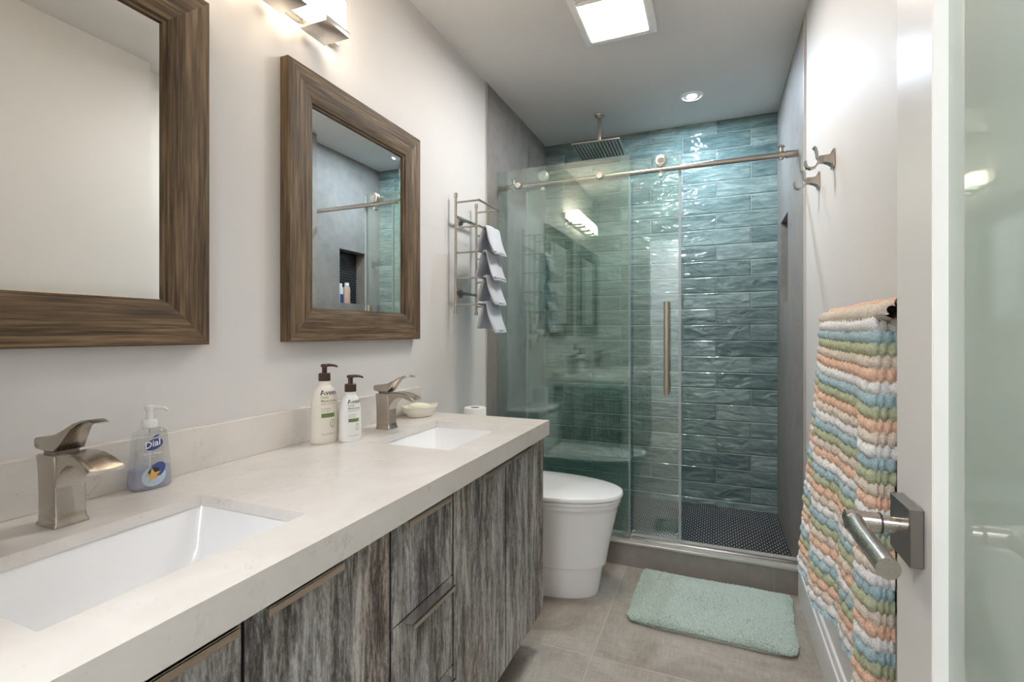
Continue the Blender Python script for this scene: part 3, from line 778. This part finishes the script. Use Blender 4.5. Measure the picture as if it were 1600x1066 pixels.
for k in range(11):
    u = k/10; z = 1.10+.24*u; x = .075+.03*u-.05*u*u*.3; hw_ = .011+.006*max(0, u-.4); th = .009
    rings.append([(x+sx*th, 3.15+.02*u+sy*hw_, z) for sx, sy in ((-1, -1), (1, -1), (1, 1), (-1, 1))])
wd_.loft(rings); build('wand', wd_, M['nickel'], t)
hs = []
for i in range(61):
    u = i/60; y = 3.115+.035*u+.05*math.sin(PI*2*u)*(.5); z = 1.095-.62*math.sin(PI*u)**.8
    hs.append((.05+.03*math.sin(PI*u), y, z))
build('hose', MB().tube(hs, .0065, 10), M['nickel'], t, smooth=60)

# niche bottles
def tube_bottle(y, w, h, colr, label, capc, group='shower bottles in the wall niche'):
    z = NZ0+.0005; x = W+.045
    t = thing('shampoo_bottle', label, 'bottle', (x, y, z), group)
    build('bottle_body', MB().lathe((x, y, z), [(0, .0), (w*.95, 0), (w, .004), (w, h*.78), (w*.86, h*.86), (w*.5, h*.88), (w*.5, h*.89), (0, h*.89)], 28, sx=.7), colr, t, smooth=50)
    build('cap', MB().lathe((x, y, z), [(0, h*.88), (w*.62, h*.88), (w*.62, h*.98), (w*.5, h), (0, h)], 24, sx=.8), capc, t, smooth=50)
    return t
b1 = tube_bottle(2.915, .026, .205, M['whitep'], 'white shampoo bottle with blue emblem in the shower niche, seen in the far mirror', M['whitep'])
lb = MB(); 
for a0 in range(1):
    vs = []; fs = []
    for i in range(9):
        a = PI-.7+1.4*i/8
        vs += [(W+.045+.0264*.7*math.cos(a), 2.915+.0264*math.sin(a), NZ0+.06), (W+.045+.0264*.7*math.cos(a), 2.915+.0264*math.sin(a), NZ0+.125)]
    for i in range(8): fs.append((2*i, 2*i+2, 2*i+3, 2*i+1))
    lb.add(vs, fs)
build('blue_emblem', lb, M['navy'], b1, smooth=0, fix=False)
M['peach'] = plain('peach_plastic', (.72, .48, .38), .4)
tube_bottle(2.985, .031, .215, M['peach'], 'peach shampoo bottle with pale cap in the shower niche, seen in the far mirror', M['foamcap'] if 'foamcap' in M else M['whitep'])

# ------------------------------------------------------------------ toilet
def toilet():
    yc = 2.15
    t = thing('toilet', 'white skirted toilet with closed lid between vanity and shower', 'toilet', (.35, yc, 0))
    def sup(xc, ax, ay, z, n=2.2, back=None, N=64):
        pts = []
        for k in range(N):
            a = 2*PI*k/N; c, s = math.cos(a), math.sin(a)
            x = xc+ax*math.copysign(abs(c)**(2/n), c); y = yc+ay*math.copysign(abs(s)**(2/n), s)
            if back is not None: x = max(x, back)
            pts.append((x, y, z))
        return pts
    bk = .20
    B_ = []
    for z, fr, ay in ((.0005, .640, .133), (.008, .642, .135), (.10, .655, .140), (.128, .660, .143), (.133, .672, .151), (.20, .684, .158), (.30, .705, .170), (.37, .722, .180), (.388, .727, .183), (.392, .731, .187), (.409, .733, .188)):
        xc = .33; B_.append(sup(xc, fr-xc, ay, z, 2.25, .10))
    build('bowl', MB().loft(B_), M['ceramic'], t, smooth=40)
    build('seat', MB().loft([sup(.345, .388, .188, .4105, 2.2, .22), sup(.345, .391, .190, .412, 2.2, .22), sup(.345, .391, .190, .4235, 2.2, .22), sup(.345, .386, .186, .425, 2.2, .22)]), M['ceramic'], t, smooth=40)
    L = [sup(.345, .394, .191, .4275, 2.2, .215), sup(.345, .399, .195, .431, 2.2, .212), sup(.345, .400, .196, .440, 2.2, .212), sup(.345, .396, .193, .4465, 2.2, .214), sup(.345, .380, .182, .4495, 2.2, .22), sup(.345, .2, .1, .4515, 2.2, .25)]
    build('lid', MB().loft(L), M['ceramic'], t, smooth=40)
    build('tank', MB().box(.002, .195, yc-.185, yc+.185, .405, .655, .018, 4), M['ceramic'], t, smooth=50)
    l = build('tank_lid', MB().box(.0015, .202, yc-.19, yc+.19, .656, .690, .010, 3), M['ceramic'], t, smooth=50)
    build('flush_button', MB().lathe((.10, yc+.02, .69), [(0, .0), (.022, 0), (.022, .004), (.019, .006), (0, .006)], 28), M['chrome'], l)
toilet()
t = thing('toilet_paper_roll', 'white toilet paper roll standing beyond the counter, on the toilet tank', 'toilet paper', (.10, 2.02, .6905))
build('paper', MB().loft([[(.10+r*math.cos(2*PI*k/40), 2.02+r*math.sin(2*PI*k/40), z) for k in range(40)] for r, z in ((.049, .6905), (.050, .692), (.050, .793), (.049, .7945), (.021, .7945), (.021, .6905))], False, True), M['paper'], t, smooth=40)
build('core', MB().loft([[(.10+r*math.cos(2*PI*k/30), 2.02+r*math.sin(2*PI*k/30), z) for k in range(30)] for r, z in ((.0208, .691), (.0208, .7935), (.0195, .7935), (.0195, .691))], False, True), M['card'], t, smooth=40)

# ------------------------------------------------------------------ towel rack
RX, RF, RY0, RY1 = .035, .152, 1.956, 2.161
t = thing('towel_rack', 'brushed nickel ladder towel rack on the left wall by the shower', 'towel rack', (0, 2.058, 1.21))
for y in (RY0, RY1):
    c = MB().tube([(RX, y, 1.226), (RX, y, 1.752)], .0058, 16)
    c.tube([(RX, y, 1.742), (RX, y, 1.762)], .0082, 16); c.tube([(RX, y, 1.220), (RX, y, 1.236)], .0082, 16)
    build('post', c, M['nickel'], t)
rungs = [1.720, 1.606, 1.4935, 1.379, 1.261]
for i, z in enumerate(rungs):
    f = RF
    c = MB(); c.tube([(RX, RY0, z), (f, RY0, z)], .0045, 12); c.tube([(f, RY0-.0045, z), (f, RY1+.0045, z)], .0045, 12); c.tube([(RX, RY1, z), (f, RY1, z)], .0045, 12)
    build('shelf_bar' if i == 0 else 'rung', c, M['nickel'], t)
for z in (1.658, 1.317):
    c = MB().box(RX-.005, RX+.005, RY0, RY1, z-.006, z+.006, .001); c.tube([(.008, 2.058, z), (RX, 2.058, z)], .007, 14)
    c.lathe((0, 2.058, z), [(0, .0005), (.019, .0005), (.019, .009), (0, .009)], 24, 'x')
    build('wall_bracket', c, M['nickel_dark'], t)
# hand towels, folded over the front bar of each rung
def hand_towel(z, ln_out, ln_in, label, seed):
    r2 = random.Random(seed)
    t = thing('hand_towel', label, 'towel', (RF, 2.07, z), 'hand towels on the rack')
    yc = 2.075; hw = .066
    prof = []       # centreline (dx, dz) from inner hem over the bar to outer hem
    for i in range(11):
        u = 1-i/10; prof.append((-.011-.030*u, -ln_in*u))
    for i in range(1, 8):
        a = PI-PI*i/8; prof.append((.012*math.cos(a), .012*math.sin(a)))
    for i in range(11):
        u = i/10; prof.append((.012+.038*u**1.3, -ln_out*u))
    th = .0075
    rings = []
    n = len(prof)
    ph = r2.random()*6
    for k in range(n):
        x, zz = prof[k]; x2, z2 = prof[min(k+1, n-1)]; x0, z0 = prof[max(k-1, 0)]
        tx, tz = x2-x0, z2-z0; l = math.hypot(tx, tz); nx, nz_ = -tz/l, tx/l
        rg = []; s = 1.0-.08*abs(k-n/2)/n
        end = th*(.9 if 0 < k < n-1 else .6)
        for j in range(28):
            a = 2*PI*j/28; c, s_ = math.cos(a), math.sin(a)
            yy = hw*s*math.copysign(abs(c)**.35, c); tt = end*math.copysign(abs(s_)**.7, s_)
            wv = .0035*math.sin(yy*70+ph+k*.12)
            rg.append((RF+x+nx*(tt+wv), yc+yy+.003*math.sin(k*.7+ph), z+zz+nz_*(tt+wv)))
        rings.append(rg)
    build('cloth', MB().loft(rings), M['terry'], t, smooth=60)
    hb = MB()
    for k0 in (n-2,):
        x, zz = prof[k0]
        hb.box(RF+x-.0088, RF+x+.0098, yc-hw*.93, yc+hw*.93, z+zz-.003, z+zz+.004, .003, 2)
    build('hem', hb, M['terry'], t)
hand_towel(rungs[1], .118, .100, 'pale grey hand towel on the top rung of the towel rack', 1)
hand_towel(rungs[2], .122, .100, 'pale grey hand towel on the second rung of the towel rack', 2)
hand_towel(rungs[3], .118, .098, 'pale grey hand towel on the third rung of the towel rack', 3)
hand_towel(rungs[4], .126, .105, 'pale grey hand towel on the lowest rung of the towel rack', 4)

# ------------------------------------------------------------------ robe hooks
def hook():
    y, z = 1.818, 1.680
    t = thing('robe_hook', 'brushed nickel double robe hook on the right wall, nearer and higher in view', 'hook', (W, y, z), 'robe hooks on the right wall')
    build('wall_plate', MB().box(W-.006, W-.0004, y-.022, y+.022, z-.028, z+.028, .0015), M['nickel'], t)
    rings = []
    for x, h_, w_, zc in ((W-.006, .020, .018, 0), (W-.015, .013, .015, .0), (W-.028, .010, .013, .002), (W-.040, .010, .012, .003)):
        rings.append([(x, y-w_, z+zc-h_), (x, y+w_, z+zc-h_), (x, y+w_, z+zc+h_), (x, y-w_, z+zc+h_)])
    build('neck', MB().loft(rings), M['nickel'], t, smooth=50)
    def strap(pts, wd=.010, th=.003):
        pts = [Vector((p[0], 0, p[1])) for p in pts]; rg = []
        for i, p in enumerate(pts):
            d = (pts[min(i+1, len(pts)-1)]-pts[max(i-1, 0)]).normalized(); nn = Vector((-d.z, 0, d.x))*th
            rg.append([(p.x+nn.x, y-wd, p.z+nn.z), (p.x-nn.x, y-wd, p.z-nn.z), (p.x-nn.x, y+wd, p.z-nn.z), (p.x+nn.x, y+wd, p.z+nn.z)])
        return MB().loft(rg)
    build('upper_prong', strap([(W-.038, z+.000), (W-.046, z+.012), (W-.047, z+.026), (W-.050, z+.038), (W-.056, z+.044)]), M['nickel'], t, smooth=50)
    build('lower_prong', strap([(W-.038, z+.006), (W-.044, z-.008), (W-.052, z-.020), (W-.064, z-.023), (W-.074, z-.018), (W-.078, z-.006), (W-.078, z+.002)]), M['nickel'], t, smooth=50)
    return t
hk = hook()
dup(hk, (W, 2.058, 1.680), 'brushed nickel double robe hook on the right wall, closest to the shower')

# ------------------------------------------------------------------ towel bar and popcorn towel
BX, BZ = 1.383, 1.158
t = thing('towel_bar', 'brushed nickel towel bar on the right wall carrying the striped towel', 'towel bar', (W, 1.16, BZ))
build('bar', MB().box(BX-.009, BX+.009, .84, 1.475, BZ-.009, BZ+.009, .0015), M['champagne'], t)
for y in (.85, 1.465):
    build('post', MB().box(BX-.004, W-.006, y-.012, y+.012, BZ-.012, BZ+.012, .002).box(W-.008, W-.0004, y-.022, y+.022, BZ-.022, BZ+.022, .002), M['nickel'], t)

def popcorn_towel():
    t = thing('striped_bath_towel', 'popcorn textured bath towel striped white, blue, green, beige and coral on the bar', 'towel', (BX, 1.17, BZ))
    ROW, COLP = .0207, .0205
    seq = 'gotwbgtowbgotwbgtowbgotwbgtowbgotwbgtowbg'
    y0, y1 = .925, 1.425
    L_front, L_back = .650, .52
    arc = PI*.020
    def base(u, s):
        # u across (0 near camera .. 1 far), s along: negative behind bar, 0..arc over, > arc front
        wdt = y1-y0
        y = y0+wdt*u
        if s < 0: fx, z, k = .0185, BZ+s*1.0, -1
        elif s < arc: a = PI*s/arc; return (BX+.0200*math.cos(a), y, BZ+.002+.0200*math.sin(a)), (math.cos(a), 0, math.sin(a))
        else: k = 1; fx, z = -.020, BZ-(s-arc)
        if k < 0: return (BX+fx, y, z), (1, 0, 0)
        d = (s-arc)/L_front
        # drape: soft vertical folds that open towards the hem and lean out at the far edge
        dd = min(1, d*2.2+.12)
        ph = u*2*PI*1.45
        f = -.022*dd*(math.tanh(2.6*math.sin(ph+1.0))*.55)
        f += -.006*dd*math.sin(u*27+d*2.5)
        f += -.044*d*u**1.5
        yy = y+.045*d*u-.012*d*(1-u)+.010*dd*math.cos(ph+1.0)
        zz = z-.010*math.sin(PI*u)*d+.065*d*u*u
        e = .058                      # the near edge is folded round to face the door
        if u*(y1-y0) < e:
            q = (e-u*(y1-y0)); f += min(.040, q*.62+.0); yy += q*.80
        return (BX+fx+f, yy, zz), None
    def near(s, w):
        q = s/ROW; x = w/COLP; best = None
        for rr in (math.floor(q)-1, math.floor(q), math.floor(q)+1):
            o_ = .5*(rr % 2); cc = math.floor(x+o_)+.5-o_; d_ = math.hypot((q-rr-.5)*.95, (x-cc)*1.06)
            if best is None or d_ < best[2]: best = (rr, cc, d_)
        return best
    def grid(s0, s1, nu, ns):
        vs = []; fs = []; ms = []
        P_ = [[base(i/nu, s0+(s1-s0)*j/ns) for i in range(nu+1)] for j in range(ns+1)]
        wdt = y1-y0
        for j in range(ns+1):
            s = s0+(s1-s0)*j/ns
            for i in range(nu+1):
                p, nn = P_[j][i]
                if nn is None:
                    a = Vector(P_[j][min(i+1, nu)][0])-Vector(P_[j][max(i-1, 0)][0]); b = Vector(P_[min(j+1, ns)][i][0])-Vector(P_[max(j-1, 0)][i][0])
                    nn = b.cross(a).normalized()
                    if nn.x > 0: nn = -nn
                nn = Vector(nn)
                r, cc, rad = near(s, wdt*i/nu)
                rr = random.Random(r*131+int(cc*2))
                hh = .0125*math.sqrt(max(0, 1-(rad/.60)**2))*(.85+.3*rr.random())
                vs.append(tuple(Vector(p)+nn*(hh+rnd.uniform(0, .0009))))
        key = 'wbgot'
        for j in range(ns):
            s = s0+(s1-s0)*(j+.5)/ns
            for i in range(nu):
                r = near(s, wdt*(i+.5)/nu)[0]; cix = seq[abs(r) % len(seq)]
                a = j*(nu+1)+i; fs.append((a, a+1, a+nu+2, a+nu+1)); ms.append('wbgot'.index(cix))
        return vs, fs, ms
    for nm, s0, s1, ns in (('front_drop', 0, arc+L_front, 350), ('back_drop', -L_back, 0.0, 130)):
        vs, fs, ms = grid(s0, s1, 250 if nm[0] == 'f' else 120, ns)
        m = MB(); m.v = vs; m.f = fs; m.m = ms
        build(nm, m, [M['tw_'+c] for c in 'wbgot'], t, smooth=180, fix=False)
popcorn_towel()

# ------------------------------------------------------------------ bath mat
def bath_mat():
    t = thing('bath_mat', 'seafoam green shaggy bath mat on the floor before the shower', 'bath mat', (1.1, 2.19, 0))
    c = [(.790, 1.965), (1.378, 1.955), (1.408, 2.395), (.800, 2.405)]
    def P_(u, v):
        a = Vector(c[0]).lerp(Vector(c[1]), u); b = Vector(c[3]).lerp(Vector(c[2]), u); return a.lerp(b, v)
    def inside(u, v, r=.035):
        x, y = u*.6, v*.44; dx = max(r-x, x-(.6-r), 0); dy = max(r-y, y-(.44-r), 0); return math.hypot(dx, dy) <= r
    def edge(u, v): return min(u*.6, (1-u)*.6, v*.44, (1-v)*.44)
    ring = []
    for a in range(48):
        an = 2*PI*a/48; cc, ss = math.cos(an), math.sin(an)
        u = .5+.49*math.copysign(abs(cc)**.22, cc); v = .5+.49*math.copysign(abs(ss)**.22, ss); ring.append(P_(u, v))
    build('backing', MB().loft([[(p.x, p.y, z) for p in ring] for z in (.0004, .012)]), M['mat'], t, smooth=0)
    pile = MB(); r2 = random.Random(3)
    from mathutils import noise as mn
    vs = []; fs = []
    for i in range(30000):
        u, v = r2.random(), r2.random()
        if not inside(u, v): continue
        p = P_(u, v); e = edge(u, v)
        h = .020+.006*mn.noise(Vector((p.x*9, p.y*9, 0)))+.004*r2.random(); h *= .62+.38*min(1, e/.03)
        lx = .009*mn.noise(Vector((p.x*6, p.y*6, 5)))+r2.uniform(-.004, .004); ly = .009*mn.noise(Vector((p.x*6, p.y*6, 9)))+r2.uniform(-.004, .004)
        if e < .02:
            k = (.02-e)/.02*.006; lx += k*(1 if u > .5 else -1)*(min(u, 1-u)*.6 < .02); ly += k*(1 if v > .5 else -1)*(min(v, 1-v)*.44 < .02)
        w = .0026; a0 = r2.random()*6; n0 = len(vs)
        for k in range(3): vs.append((p.x+w*.8*math.cos(a0+k*2.094), p.y+w*.8*math.sin(a0+k*2.094), .008))
        for k in range(3): vs.append((p.x+lx*.6+w*math.cos(a0+k*2.094), p.y+ly*.6+w*math.sin(a0+k*2.094), .004+h*.8))
        vs.append((p.x+lx, p.y+ly, .006+h))
        for k in range(3):
            l = (k+1) % 3; fs.append((n0+k, n0+l, n0+3+l, n0+3+k)); fs.append((n0+3+k, n0+3+l, n0+6))
    pile.v = vs; pile.f = fs; pile.m = [0]*len(fs)
    o = build('pile', pile, M['mat'], t, smooth=180, fix=False); o['kind'] = 'stuff'
bath_mat()
